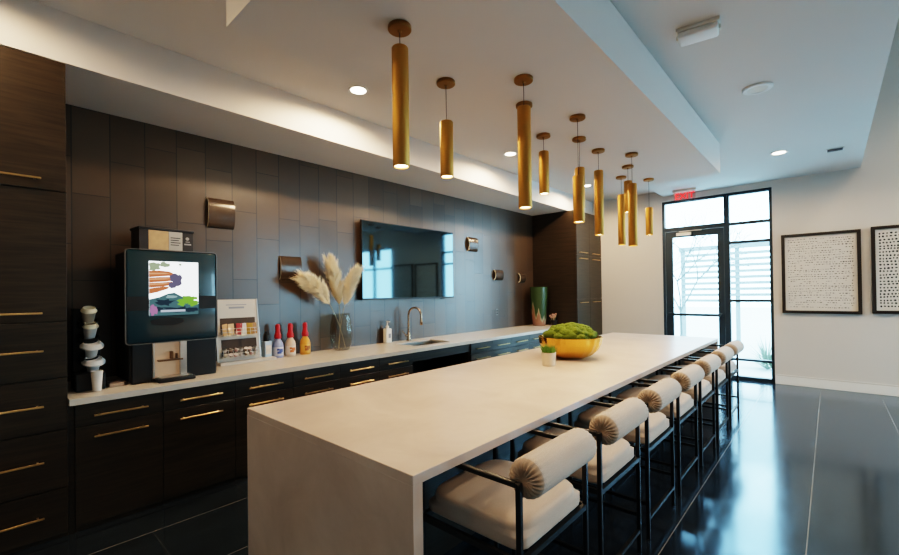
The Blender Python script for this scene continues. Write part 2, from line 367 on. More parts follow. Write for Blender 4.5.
# countertop with a hole for the sink
SK = (-4.36, -3.96, 3.78, 4.46); SO = .0015
t = thing('countertop', 'long pale stone countertop running along the tiled wall under coffee machine', 'countertop')
bm = bmesh.new(); z0, z1 = .872, .915; x0, x1 = WX+.003, CX+.03
box(bm, x0, x1, .40, SK[2], z0, z1); box(bm, x0, x1, SK[3], RY0-.002, z0, z1); box(bm, x0, SK[0], SK[2], SK[3], z0, z1); box(bm, SK[1], x1, SK[2], SK[3], z0, z1)
link('slab', bm, COUNTER, t)
t = thing('sink', 'undermount steel sink basin set into the wall counter below faucet', 'sink')
bm = bmesh.new()
r = .012
box(bm, (SK[0]+SO), (SK[1]-SO), (SK[2]+SO), (SK[2]+SO)+r, .76, .905); box(bm, (SK[0]+SO), (SK[1]-SO), (SK[3]-SO)-r, (SK[3]-SO), .76, .905); box(bm, (SK[0]+SO), (SK[0]+SO)+r, (SK[2]+SO), (SK[3]-SO), .76, .905); box(bm, (SK[1]-SO)-r, (SK[1]-SO), (SK[2]+SO), (SK[3]-SO), .76, .905); box(bm, (SK[0]+SO), (SK[1]-SO), (SK[2]+SO), (SK[3]-SO), .75, .762)
link('basin', bm, STEEL, t); link('drain', L([(0,0),(.03,0),(.03,.004),(.02,.005),(0,.003)], ((SK[0]+SK[1])/2, (SK[2]+SK[3])/2, .763), 20), STEEL, t, True)

# ------------------------------------------------------------------ island
IX0, IX1, IY0, IY1, IZ = -2.63, -1.166, 1.089, 6.95, .915
t = thing('kitchen_island', 'long cream quartz waterfall island in the middle of the room', 'island')
bm = bmesh.new()
box(bm, IX0, IX1, IY0, IY1, IZ-.042, IZ, bev=.003, seg=2); box(bm, IX0, IX1, IY0, IY0+.05, 0, IZ-.0415); box(bm, IX0, IX1, IY1-.05, IY1, 0, IZ-.0415)
link('worktop', bm, QUARTZ, t)
bm = bmesh.new(); box(bm, IX0+.02, -1.72, IY0+.051, IY1-.051, .08, IZ-.043); box(bm, IX0+.07, -1.77, IY0+.051, IY1-.051, 0, .08)
link('base_cabinet_body', bm, WOOD, t)

# ------------------------------------------------------------------ stools  (local origin: floor, centre of the seat; back is +x)
def cushion(hx, hy, z0, z1, rc=.05):
    bm = bmesh.new(); bmesh.ops.create_cube(bm, size=2); bmesh.ops.subdivide_edges(bm, edges=bm.edges[:], cuts=11, use_grid_fill=True)
    zm, hz = (z0+z1)/2, (z1-z0)/2
    for v in bm.verts:
        x, y, z = v.co
        # superellipse rounding, crowned top
        n = 5.0 if z > 0 else 14.0
        k = (abs(x)**n + abs(y)**n + abs(z)**n) ** (1/n)
        x, y, z = x/k, y/k, z/k
        z2 = z*hz + (0.012*(1-x*x)*(1-y*y) if z > 0 else 0)
        v.co = Vector((x*hx, y*hy, zm+z2))
    return bm
PX = .263; FX = -.263; HY = .29; PR = .0112; AZ = .862
def make_stool(label):
    t = thing('bar_stool', label, 'bar stool', (0,0,0), 0, 'bar stools along the island')
    link('seat_cushion', cushion(.262, .272, .585, .70), FABRIC, t, True, 80)
    for sx in (PX, FX):
        for sy in (-HY, HY):
            link('leg', B(sx-PR, sx+PR, sy-PR, sy+PR, 0, AZ+PR, bev=.003, seg=1), BLACK, t)
    for sy in (-HY, HY):
        link('armrest', B(FX+PR, PX-PR, sy-.011, sy+.011, AZ-.010, AZ+.012, bev=.003, seg=1), BLACK, t)
        link('side_rail', B(FX+PR, PX-PR, sy-.010, sy+.010, .555, .580), BLACK, t)
        link('stretcher', B(FX+PR, PX-PR, sy-.009, sy+.009, .215, .235), BLACK, t)
    for sx in (PX, FX):
        link('seat_rail', B(sx-.010, sx+.010, -HY+PR, HY-PR, .555, .580), BLACK, t)
        link('footrest', B(sx-.010, sx+.010, -HY+PR, HY-PR, .122, .142), BLACK, t)
    # bolster backrest lying between the rear posts
    bm = bmesh.new(); n = 120; R_ = .078; LH = HY-PR-.004
    prof = [(0, .016), (.010, .008), (.022, .002), (.040, 0.0), (.058, .004), (.070, .014), (.0765, .030), (.078, .05), (.078, .15)]
    rings = []
    for sgn in (-1, 1):
        seq = prof if sgn < 0 else prof[::-1]
        for r, d in seq:
            y = sgn*(LH-d); rg = []
            for i in range(n):
                a = 2*PI*i/n
                w = max(0, 1-abs(r-.045)/.036)
                dy = .0055*w*math.cos(a*22 + .6*math.sin(3*a))
                rr = r + (.0012*math.cos(a*22) if .06 < r < .078 and d < .04 else 0)
                rg.append(bm.verts.new((rr*math.cos(a), y - sgn*(.0055-dy)*1.0*(w > 0), rr*math.sin(a))))
            rings.append((rg, r, d))
    for (a, ra, da), (b_, rb, db) in zip(rings, rings[1:]):
        for i in range(n):
            j = (i+1) % n
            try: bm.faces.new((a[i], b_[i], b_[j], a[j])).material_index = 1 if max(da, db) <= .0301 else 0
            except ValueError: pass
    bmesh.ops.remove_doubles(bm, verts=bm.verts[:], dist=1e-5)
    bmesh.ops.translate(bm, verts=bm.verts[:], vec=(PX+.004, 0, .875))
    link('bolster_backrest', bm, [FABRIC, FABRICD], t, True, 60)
    return t
SL = ['bar stool nearest the camera, beige bolster back and gathered end, at island corner', 'second bar stool from the camera along the island, beige seat and bolster',
      'third bar stool from the camera along the island, beige bolster back', 'fourth bar stool along the island, middle one of the row of seven',
      'fifth bar stool from the camera, third from the glass door end', 'sixth bar stool from the camera, next to last before the glass door', 'farthest bar stool in the row, in front of the glass sidelight']
st = make_stool(SL[0])
SX = -.885 - PX
for k in range(7):
    loc = (SX, 1.375 + HY + .755*k, 0)
    if k == 0: st.location = loc
    else: dup(st, loc, SL[k])

# ------------------------------------------------------------------ pendants
S = 1.0584
def sc(x, y, z): return (x*S, y*S, 1.6 + (z-1.6)*S)
PEND = [  # canopy x,y ; tube top z, tube bottom z (at ceiling 2.97, rescaled), label
 (-1.615, 1.455, 2.857, 2.247, 'long brass tube pendant nearest the camera, leftmost of all the pendants'),
 (-1.825, 2.040, 2.705, 2.349, 'short brass tube pendant on a bare wire, second from the left'),
 (-1.437, 2.355, 2.78, 2.136, 'long thick brass tube pendant, third from left, in front of another'),
 (-1.635, 2.683, 2.86, 2.33, 'brass tube pendant mostly hidden behind the third long one'),
 (-1.836, 3.325, 2.819, 2.451, 'short brass tube pendant left of the pair above the moss bowl'),
 (-1.448, 3.164, 2.50, 2.139, 'brass tube pendant hanging directly above the moss bowl, front one of a pair'),
 (-1.645, 3.623, 2.70, 2.34, 'brass tube pendant with its top showing behind the front one above the moss bowl'),
 (-1.650, 4.056, 2.764, 2.141, 'slim long brass tube pendant alone between the bowl pair and the far cluster'),
 (-1.845, 5.211, 2.749, 2.146, 'long brass tube pendant at the left of the far cluster of three'),
 (-1.454, 4.411, 2.665, 2.043, 'long brass tube pendant at the right of the far cluster of three, hanging lowest'),
 (-1.630, 4.813, 2.80, 2.46, 'short brass tube pendant high in the middle of the far cluster'),
 (-1.637, 5.563, 2.612, 2.278, 'small brass tube pendant farthest away, just left of the glass door')]
def spot(name, loc, e, size, col, blend=.6, r=.04, par=None, rot=(0,0,0)):
    l = bpy.data.lights.new(name, 'SPOT'); l.energy = e; l.spot_size = size; l.spot_blend = blend; l.color = col; l.shadow_soft_size = r
    o = bpy.data.objects.new(name, l); C.objects.link(o); o.location = loc; o.rotation_euler = rot; return o
WARM = (1, .68, .38)
for x, y, zt, zb, lab in PEND:
    X, Y, Zt = sc(x, y, zt); Zb = sc(x, y, zb)[2]
    t = thing('pendant_lamp', lab, 'pendant light', (X, Y, ZD), 0, 'brass pendants over the island')
    link('canopy', L([(0,0),(.062,0),(.064,-.004),(.064,-.020),(.060,-.024),(.012,-.026),(.010,-.034),(0,-.034)], n=36), BRASSD, t, True)
    R_ = .0455
    link('wire', L([(.0022, Zt-ZD+.004), (.0022, -.033)], n=8), BLACK, t)
    a, b_ = Zt-ZD, Zb-ZD
    link('tube_shade', L([(.006, a+.006), (R_-.004, a+.003), (R_, a-.003), (R_, b_+.003), (R_-.002, b_), (R_-.007, b_), (R_-.007, b_+.03), (0, b_+.03)], n=40, cap=False), BRASS, t, True)
    link('lamp_disc', L([(0, b_+.012), (R_-.0075, b_+.012), (R_-.0075, b_+.008), (0, b_+.008)], n=28), LIT, t)
    spot('pendant_light', (X, Y, Zb+.004), 19, 2.0, WARM, .9, .03)

# ------------------------------------------------------------------ ceiling fixtures
def downlight(x, y, z, lab, e=150):
    t = thing('recessed_downlight', lab, 'ceiling light', (x, y, z), 0, 'round recessed downlights')
    link('trim_ring', L([(.072,0),(.095,0),(.095,-.006),(.088,-.009),(.072,-.004)], n=36, cap=False), TRIMW, t, True)
    link('lens', L([(0,-.0015),(.0715,-.0015),(.0715,-.004),(0,-.004)], n=32), LITW, t)
    spot('downlight', (x, y, z-.012), e, 3.05, (1,.70,.42), .35, .06)
for y, lab in ((-.3, 'lit recessed downlight in left ceiling strip, beside camera'), (2.42, 'lit recessed downlight between the first and second pendants, left ceiling strip'),
               (5.0, 'lit recessed downlight behind the third pendant, left ceiling strip'), (7.5, 'lit recessed downlight at far end of left ceiling strip')):
    downlight(-3.28, y, ZL, lab, 85 if y < 0 else 150)
downlight(-.48, 7.22, ZC, 'lit recessed downlight in right ceiling above the first framed picture', 70)
downlight(-1.65, -.75, ZC, 'lit recessed downlight in ceiling before the near end of the dropped ceiling', 25)
for x, y in ((2.0, 2.5), (2.0, 6.0), (4.0, 2.5), (4.0, 6.0)): spot('high_fill_light', (x, y, HZ-.05), 170, 2.6, (1,.74,.48), .6, .12)  # unseen warm fill spots, added to brighten the right side of the room
t = thing('ceiling_speaker', 'round white ceiling speaker, unlit disc in right ceiling', 'speaker', (-.46, 4.75, ZC))
link('bezel', L([(.078,0),(.115,0),(.115,-.012),(.105,-.020),(.078,-.016)], n=40, cap=False), TRIMW, t, True)
link('grille', L([(0,-.010),(.077,-.010),(.077,-.014),(0,-.017)], n=32), PAPER, t, True)
t = thing('emergency_light', 'white rectangular emergency light box on right ceiling near top edge', 'emergency light', (-.655, 3.38, ZC), math.radians(8))
link('backplate', B(-.13, .13, -.085, .085, -.022, 0, bev=.006), PAPER, t)
link('diffuser', B(-.12, .12, -.075, .075, -.062, -.0225, bev=.014, seg=3), TRIMW, t, True)
bm = bmesh.new()
for x in (-.127, .127): box(bm, x-.006, x+.006, -.02, .02, -.05, -.023, bev=.002, seg=1)
link('latch', bm, PAPER, t)
t = thing('air_vent', 'small rectangular dark air vent in right ceiling near far wall', 'vent', (.075, 7.58, ZC))
link('frame', B(-.09, .09, -.075, .075, -.008, 0, bev=.002, seg=1), TRIMW, t)
bm = bmesh.new()
for k in range(6): box(bm, -.075, .075, -.065+.022*k, -.052+.022*k, -.013, -.0085)
link('louvre', bm, mat('grey_louvre', (.10,.10,.11), .5), t)
# exit sign hung from the ceiling before the door
t = thing('exit_sign', 'red-lettered exit sign hanging from ceiling above the glass door', 'exit sign', (-1.93, 8.62, ZC))
link('housing', B(-.19, .19, -.035, .035, -.040, 0, bev=.006), PAPER, t, True)
link('panel', B(-.175, .175, -.006, .006, -.205, -.041, bev=.002, seg=1), glass_mat('red_tinted_panel', (1,.78,.76)), t)
cu = bpy.data.curves.new('exit_text', 'FONT'); cu.body = 'EXIT'; cu.size = .155; cu.align_x = 'CENTER'; cu.align_y = 'CENTER'; cu.extrude = .002
tmp = bpy.data.objects.new('tmp', cu); C.objects.link(tmp)
dg = bpy.context.evaluated_depsgraph_get(); me = bpy.data.meshes.new_from_object(tmp.evaluated_get(dg)); bpy.data.objects.remove(tmp)
me.transform(Matrix.Translation((0, -.009, -.123)) @ RX(PI/2)); me.materials.clear(); me.materials.append(emis('red_letters', (1,.02,.02), 2.2))
o = bpy.data.objects.new('lettering', me); C.objects.link(o); o.parent = t

# ------------------------------------------------------------------ pictures on the far wall
ART = mat('dark_picture_frame', (.022,.017,.014), .4, noise=.15)
CANV = mat('cream_canvas', (.66,.62,.57), .8, noise=.04, nscale=20); INK = mat('black_ink', (.012,.012,.014), .6)
def picture(lab, x0, x1, z0, z1, dense):
    t = thing('framed_art', lab, 'picture', ((x0+x1)/2, FY, (z0+z1)/2)); hw, hh = (x1-x0)/2, (z1-z0)/2; w = .045
    bm = bmesh.new()
    box(bm, -hw, -hw+w, -.045, -.001, -hh, hh); box(bm, hw-w, hw, -.045, -.001, -hh, hh); box(bm, -hw+w, hw-w, -.045, -.001, -hh, -hh+w); box(bm, -hw+w, hw-w, -.045, -.001, hh-w, hh)
    link('frame', bm, ART, t)
    bm = B(-hw+w, hw-w, -.020, -.002, -hh+w, hh-w); rnd = random.Random(3 if dense else 11); iw, ih = hw-w-.035, hh-w-.035
    rows = 30 if not dense else 24
    for r in range(rows):
        z = ih - (r+.5)*2*ih/rows; ph = rnd.random()*6; x = -iw
        amp = .006; drop = rnd.random()
        while x < iw-.01:
            if dense: wd, hg = rnd.uniform(.018,.034), rnd.uniform(.022,.034); gap = rnd.uniform(.008,.016); keep = True
            else:
                side = max(0, x/iw); wd = rnd.uniform(.008,.034); hg = rnd.uniform(.006,.013) + .012*rnd.random()*side*(rnd.random() < .5); gap = rnd.uniform(.004,.016)
                keep = rnd.random() < (.86 if drop < .8 else .45)
            if keep:
                zz = z + amp*math.sin(x*7+ph) + rnd.uniform(-.002,.002); n = 7
                f = [bm.verts.new((min(iw, x+wd/2+wd/2*math.cos(2*PI*i/n)*rnd.uniform(.8,1.1)), -.0206, zz+hg/2*math.sin(2*PI*i/n)*rnd.uniform(.8,1.1))) for i in range(n)]
                bm.faces.new(f).material_index = 1
            x += wd+gap
    link('canvas', bm, [CANV, INK], t)
picture('dark-framed art with faint rows of thin dashes on cream, right of glass door', -.59, .357, 1.19, 2.48, False)
picture('dark-framed art with bold rows of black dots, cut off by right photo edge', .463, 1.41, 1.205, 2.50, True)

# ------------------------------------------------------------------ television
t = thing('television', 'large black flat television mounted on the dark tiled wall', 'television')
TX = -4.535; y0, y1, z0, z1 = 3.36, 5.18, 1.515, 2.575
link('rear_case', B(WX+.003, TX-.012, y0+.2, y1-.2, z0+.15, z1-.15), MATTB, t)
bm = bmesh.new(); box(bm, TX-.012, TX+.012, y0, y1, z0, z1, bev=.004, seg=2); link('bezel', bm, MATTB, t)
link('screen', B(TX+.0121, TX+.0135, y0+.012, y1-.012, z0+.022, z1-.012), SCREEN, t)
link('sensor_nub', B(TX-.01, TX+.012, y1-.30, y1-.22, z0-.016, z0, bev=.004), MATTB, t)

# ------------------------------------------------------------------ curved decorative tiles
CT = mat('burnished_curved_tile', (.065,.046,.034), .22, .1, noise=.25, nscale=5, col2=None)
CE = mat('glint_tile_edge', (.95,.88,.76), .3, 0., noise=.1)  # near-white colour stands in for lights mirrored in the polished rims
def curved(lab, y, z, w, h, d=.055, th=.016):
    t = thing('curved_wall_tile', lab, 'wall tile', (WX+.002, y, z), 0, 'bulging accent tiles on the tiled wall')
    bm = bmesh.new(); n = 20; ed = bmesh.new()
    P_ = []
    for i in range(n+1):
        a = PI*i/n; P_.append((d*math.sin(a), -h/2*math.cos(a), max(0, (d-th)*math.sin(a)), -(h/2-th)*math.cos(a)))
    for (xa, za, xb, zb), (xc, zc, xd, zd) in zip(P_, P_[1:]):
        quad(bm, [(xa, -w/2, za), (xa, w/2, za), (xc, w/2, zc), (xc, -w/2, zc)]); quad(bm, [(xb, -w/2, zb), (xb, w/2, zb), (xd, w/2, zd), (xd, -w/2, zd)])
        for yy in (-w/2, w/2): quad(ed, [(xa, yy, za), (xc, yy, zc), (xd, yy, zd), (xb, yy, zb)])
    bmesh.ops.remove_doubles(bm, verts=bm.verts[:], dist=1e-5); bmesh.ops.remove_doubles(ed, verts=ed.verts[:], dist=1e-5)
    link('curved_face', bm, CT, t, True); link('end_rim', ed, CE, t)
curved('bronze bulging tile above the condiment rack, highest on the left wall', 1.655, 2.435, .252, .30)
curved('dark bulging tile left of the pampas plumes, beneath a flat tile', 2.405, 1.905, .252, .27, d=.04)
curved('shiny bulging tile high on wall just right of the television', 5.76, 2.43, .252, .25)
curved('shiny bulging tile right of television, lower middle of the three', 6.52, 1.915, .252, .20)
curved('small bulging tile farthest right, near the green vase', 7.33, 1.875, .20, .19)
t = thing('wall_outlet', 'small electrical outlet plate low on tiled wall above the counter', 'outlet', (WX, 6.48, 1.225))
link('plate', B(.001, .007, -.036, .036, -.058, .058, bev=.002, seg=1), mat('grey_plate', (.20,.19,.18), .35, .5), t)
bm = bmesh.new()
for zz in (-.022, .022): box(bm, .0071, .010, -.017, .017, zz-.014, zz+.014, bev=.003, seg=1)
link('socket', bm, MATTB, t)

# ------------------------------------------------------------------ coffee machine
MXF = -4.0; K = .915
t = thing('coffee_machine', 'large black coffee machine with bright touch screen on left end of counter', 'coffee machine')
link('body', B(-4.50, MXF-.03, .775, 1.40, K+.012, 1.962, bev=.01), MATTB, t)
bm = bmesh.new(); box(bm, MXF-.0295, MXF+.012, .748, 1.402, 1.228, 1.972, bev=.022, seg=4); pn = link('front_panel', bm, GLOSSB, t, True)
bm = bmesh.new(); h = .006
# silver edge around the front panel
pts = []
def rr(y0, y1, z0, z1, r, n=6):
    out = []
    for cy, cz, a0 in ((y1-r, z1-r, 0), (y0+r, z1-r, PI/2), (y0+r, z0+r, PI), (y1-r, z0+r, 1.5*PI)):
        for i in range(n+1): a = a0 + PI/2*i/n; out.append((cy+r*math.cos(a), cz+r*math.sin(a)))
    return out
o1 = rr(.744, 1.406, 1.224, 1.976, .03); i1 = rr(.752, 1.398, 1.232, 1.968, .024)
for k in range(len(o1)):
    j = (k+1) % len(o1)
    for xx in (MXF-.008, MXF+.0125): quad(bm, [(xx, *o1[k]), (xx, *o1[j]), (xx, *i1[j]), (xx, *i1[k])])
    quad(bm, [(MXF-.008, *o1[k]), (MXF-.008, *o1[j]), (MXF+.0125, *o1[j]), (MXF+.0125, *o1[k])])
bmesh.ops.remove_doubles(bm, verts=bm.verts[:], dist=1e-5)
link('silver_edge', bm, mat('grey_edge', (.16,.15,.14), .35, .8), pn)
bm = bmesh.new()
bm.free()
for s in ((.756, .90), (1.262, 1.394)): link('dark_band', B(MXF+.0122, MXF+.0135, s[0], s[1], 1.49, 1.60), MATTB, pn)
SY0, SY1, SZ0, SZ1 = .900, 1.252, 1.446, 1.882
scn = link('touch_screen', B(MXF+.0121, MXF+.015, SY0, SY1, SZ0, SZ1), emis('screen_white', (.93,.98,1), 1.9), t)
def flat(name, polys, m, off):
    bm = bmesh.new()
    for p in polys: bm.faces.new([bm.verts.new((MXF+.015+off, SY0+(SY1-SY0)*u, SZ0+(SZ1-SZ0)*v)) for u, v in p])
    return link(name, bm, m, scn)
def blob(cu_, cv, ru, rv, n=16, jit=.12, rot=0, seed=0):
    r = random.Random(seed); out = []
    for i in range(n):
        a = 2*PI*i/n; k = 1+r.uniform(-jit, jit); x, y = ru*k*math.cos(a), rv*k*math.sin(a)
        out.append((min(1, max(0, cu_+x*math.cos(rot)-y*math.sin(rot))), min(1, max(0, cv+x*math.sin(rot)+y*math.cos(rot)))))
    return out
flat('pictured_foliage', [blob(.10, .90, .12, .08, seed=1, jit=.3), blob(.30, .94, .09, .05, seed=2, jit=.3), blob(.62, .95, .03, .02, seed=22)], emis('pic_green_blur', (.33,.40,.26), .7), .0002)
flat('pictured_fields', [[(0,0),(1,0),(1,.20),(.85,.26),(.62,.36),(.5,.42),(.36,.40),(.2,.34),(0,.30)]], emis('pic_teal', (.075,.15,.165), .7), .0003)
flat('pictured_hand', [[(0,.70),(.20,.72),(.44,.735),(.50,.77),(.40,.815),(.2,.83),(0,.82)], [(0,.605),(.30,.625),(.52,.65),(.56,.69),(.48,.715),(.2,.71),(0,.695)], [(0,.51),(.28,.535),(.48,.57),(.52,.60),(.44,.625),(.2,.61),(0,.60)], [(0,.40),(.16,.43),(.36,.49),(.40,.53),(.28,.535),(0,.50)]], emis('pic_skin', (.50,.155,.07), .75), .0005)
flat('pictured_berries', [blob(.50, .70, .10, .08, seed=3), blob(.56, .62, .09, .09, seed=4), blob(.46, .56, .08, .06, seed=14), blob(.60, .70, .06, .06, seed=15)], emis('pic_berry', (.13,.12,.19), .7), .0007)
flat('pictured_finger_light', [[(0,.755),(.30,.765),(.42,.775),(.30,.79),(0,.785)], [(0,.655),(.30,.665),(.44,.68),(.30,.69),(0,.68)], [(0,.56),(.28,.575),(.40,.59),(.28,.60),(0,.585)]], emis('pic_skin_light', (.72,.32,.18), .8), .0006)
flat('pictured_leaves', [blob(.74, .27, .15, .07, seed=5, jit=.4), blob(.88, .22, .10, .06, seed=6, jit=.4), blob(.64, .20, .1, .04, seed=7, jit=.4), blob(.90, .31, .07, .03, seed=17, jit=.4)], emis('pic_leaf', (.17,.38,.05), .8), .0006)
flat('pictured_dark_rows', [blob(.3, .24, .18, .06, seed=8, jit=.4), blob(.55, .10, .35, .05, seed=9, jit=.4), blob(.85, .09, .14, .05, seed=12, jit=.3), blob(.18, .12, .1, .04, seed=18, jit=.3)], emis('pic_dark', (.035,.06,.085), .5), .0005)
flat('pictured_haze', [blob(.42, .34, .12, .03, seed=19, jit=.4)], emis('pic_haze', (.28,.42,.44), .7), .0007)
flat('pictured_pink', [blob(.08, .10, .08, .09, seed=10, jit=.3)], emis('pic_pink', (.38,.18,.34), .7), .0007)
flat('pictured_band', [[(.22,.06),(.72,.06),(.72,.10),(.22,.10)]], emis('pic_pale', (.45,.50,.60), .8), .0008)
bm = bmesh.new()
lathe(bm, [(0,0),(1,0),(1,1),(0,1)], n=36, M=Matrix.Translation((MXF+.012, 1.028, 1.395)) @ Matrix.Diagonal((.004, .118, .032, 1)) @ RY(PI/2)); link('oval_badge', bm, MATTB, t)
# lower part: left and right fascia, lit cup niche, tray
bm = bmesh.new(); box(bm, -4.14, MXF-.012, .79, .925, K+.004, 1.226, bev=.006); link('left_fascia', bm, MATTB, t)
bm = bmesh.new(); box(bm, -4.14, MXF-.012, 1.168, 1.40, K+.004, 1.226, bev=.006); link('right_fascia', bm, MATTB, t)
bm = bmesh.new(); box(bm, -4.025, -4.021, .926, 1.167, .94, 1.23); link('niche_back', bm, mat('lit_niche', (.46,.33,.23), .4, noise=.15, emit=(1,.62,.36), estr=.10), t)
bm = bmesh.new(); box(bm, -4.0205, MXF-.005, .926, .940, .95, 1.235); box(bm, -4.0205, MXF-.005, 1.150, 1.168, .95, 1.235); link('niche_side', bm, STEEL, t)
bm = bmesh.new(); box(bm, -4.018, -3.985, 1.115, 1.149, .955, 1.225); link('steel_strip', bm, STEEL, t)
bm = bmesh.new(); box(bm, -4.02, -3.97, .96, 1.13, 1.075, 1.088); box(bm, -4.02, -3.985, 1.045, 1.065, 1.088, 1.15, bev=.003, seg=1); box(bm, -4.02, -3.985, 1.085, 1.10, 1.088, 1.13, bev=.003, seg=1); link('nozzle_bar', bm, mat('bronze_nozzle', (.16,.09,.05), .3, .6), t)
bm = bmesh.new(); box(bm, MXF-.0115, -3.885, .935, 1.20, K+.002, .950, bev=.01, seg=3); link('drip_tray', bm, MATTB, t, True)
link('tray_grid', B(MXF-.005, -3.90, .955, 1.18, .9502, .955, bev=.001, seg=1), STEEL, t)
# carton on top of the machine
t = thing('tea_box', 'dark open box with tan and grey labels on top of coffee machine', 'box', (-4.24, 1.06, 1.973), math.radians(4))
bm = bmesh.new(); w = .006
box(bm, -.10, .10, -.20, .20, 0, w); box(bm, -.10, -.10+w, -.20, .20, w, .19); box(bm, .10-w, .10, -.20, .20, w, .19); box(bm, -.10+w, .10-w, -.20, -.20+w, w, .19); box(bm, -.10+w, .10-w, .20-w, .20, w, .19)
link('carton', bm, mat('dark_brown_card', (.022,.017,.015), .5, noise=.1), t)
bm = bmesh.new(); box(bm, -.108, .108, -.208, .208, .178, .198, bev=.004); link('lid_rim', bm, MATTB, t)
bm = bmesh.new(); box(bm, .1001, .102, -.135, .01, .004, .176); link('tan_label', bm, mat('tan_label', (.50,.33,.17), .6, noise=.3, nscale=18), t)
bm = bmesh.new(); box(bm, .1001, .102, .012, .115, .004, .176); link('grey_label', bm, mat('grey_label', (.42,.40,.37), .6, noise=.1), t)
bm = bmesh.new()
for k in range(4): box(bm, .1021, .1026, .025, .10-.012*(k%2), .12-.02*k, .127-.02*k)
link('label_lines', bm, MATTB, t)
bm = bmesh.new(); lathe(bm, [(0,0),(.014,0),(.014,.001),(0,.001)], (.1003, .155, .125), 14, M=RY(PI/2)); box(bm, .1001, .101, .13, .185, .07, .082); box(bm, .1001, .101, .14, .175, .095, .101)
link('logo_marks', bm, mat('pale_logo', (.36,.33,.30), .6), t)

# cups and lids dispenser
t = thing('cup_dispenser', 'black four-tier cup and lid dispenser standing left of coffee machine', 'dispenser', (-4.10, .545, K+.001))
bm = bmesh.new(); box(bm, -.16, .085, -.085, .085, 0, .125, bev=.006); link('base_bin', bm, MATTB, t)
link('back_column', B(-.17, -.085, -.08, .08, .126, .60, bev=.006), MATTB, t)
TL = RY(math.radians(24))
zs = [.165, .285, .43, .545]
for z in zs:
    bm = bmesh.new(); lathe(bm, [(.060,-.055),(.060,-.005),(.055,-.005),(.055,-.055)], (-.012, 0, z-.03), 28, M=TL, cap=False); link('holder_ring', bm, MATTB, t, True)
CUPB = mat('kraft_cup', (.40,.33,.26), .6, noise=.08); LIDY = mat('cream_lid', (.74,.66,.48), .5, noise=.04); CUPW = mat('white_cup', (.72,.68,.64), .5, noise=.03)
def cup(lab, z, big, lidm, cm):
    t = thing('paper_cup', lab, 'cup', (-4.112, .545 + .008*(3-zs.index(z)), K+z-.022), 0, 'paper cups in the dispenser')
    bm = bmesh.new()
    lathe(bm, [(0,-.055),(.030,-.055),(.042,.055),(.045,.058),(.045,.062),(.041,.062),(.030,-.05),(0,-.05)], n=28, M=TL, cap=False); link('cup_body', bm, cm, t, True)
    bm = bmesh.new(); s = 1.0 if not big else 1.45
    lathe(bm, [(0,.066),(.040*s,.066),(.049*s,.060 if big else .064),(.049*s,.070),(.043*s,.078),(.037*s,.092),(.033*s,.094),(.031*s,.088),(0,.088)], n=32, M=TL, cap=False); link('cup_lid', bm, lidm, t, True)
cup('paper cup with cream lid in the top tier of dispenser', zs[3], False, LIDY, CUPB)
cup('paper cup with cream lid in the second tier of dispenser', zs[2], False, LIDY, CUPW)
cup('white cup with wide domed lid in the third tier of dispenser', zs[1], True, CUPW, CUPW)
cup('white cup with wide domed lid in the lowest tier above dispenser bin', zs[0], True, CUPW, CUPW)
o = tag(link('cup_sleeve', L([(.001,0),(.026,0),(.036,.145),(.033,.145),(.024,.004),(.001,.004)], (-3.968, .572, K+.002), 24, cap=False), CUPW, None, True), 'white paper cup upright on the counter before the dispenser bin', 'cup')
t = thing('stirrer_box', 'low tan box lying between cup dispenser and coffee machine', 'box', (-4.12, .69, K+.001), math.radians(6))
link('tray', B(-.09, .09, -.045, .045, 0, .026, bev=.003), mat('tan_card', (.34,.24,.17), .6, noise=.1), t)
link('lid', B(-.07, .07, -.035, .035, .0265, .034, bev=.002), mat('brown_card', (.22,.15,.11), .6), t)

# ------------------------------------------------------------------ condiment rack
RACKM = mat('rack_white', (.62,.58,.53), .5, noise=.03)
t = thing('condiment_rack', 'leaning white condiment rack with two wire baskets, right of coffee machine', 'rack', (-4.40, 1.765, K+.001), math.radians(-2))
lean = math.radians(-9)
Lm = Matrix.Translation((-.02, 0, .03)) @ RY(lean)
bm = bmesh.new(); box(bm, -.012, 0, -.205, .205, 0, .62, M=Lm); link('back_board', bm, RACKM, t)
bm = bmesh.new(); box(bm, -.13, .05, -.205, .345, 0, .028, bev=.003); link('base_tray', bm, RACKM, t)
for s in (-1, 1): link('edge_trim', B(-.014, .008, s*.205-.006, s*.205+.006, 0, .622, M=Lm), STEEL, t)
bm = bmesh.new(); box(bm, .0005, .002, -.075, .075, .525, .545, M=Lm); box(bm, .0005, .002, -.10, .10, .56, .568, M=Lm); link('header_marks', bm, mat('grey_print', (.30,.32,.36), .6), t)
bm = bmesh.new(); box(bm, .0005, .0025, -.165, .175, .27, .43, M=Lm); box(bm, .0005, .0025, -.165, .175, .05, .215, M=Lm); link('dark_recess', bm, mat('recess_brown', (.07,.05,.04), .7), t)
def basket(z):
    bm = bmesh.new(); w = .0022; x1 = .075
    for zz in (z, z+.035, z+.07):
        for pts in ([(.004,-.175,zz),(x1,-.175,zz)], [(x1,-.175,zz),(x1,.185,zz)], [(x1,.185,zz),(.004,.185,zz)]):
            tube(bm, [Lm @ Vector(p) for p in pts], w, 6)
    for k in range(9):
        y = -.175 + .36*k/8; tube(bm, [Lm @ Vector(p) for p in ((.004,y,z), (x1,y,z), (x1,y,z+.07))], w, 6)
    for k in range(3): tube(bm, [Lm @ Vector(p) for p in ((.02+.02*k,-.175,z), (.02+.02*k,.185,z))], w, 6)
    link('wire_basket', bm, STEEL, t)
basket(.245); basket(.035)
RM = Matrix.Translation((-4.40, 1.765, K+.001)) @ RZ(math.radians(-2)) @ Lm
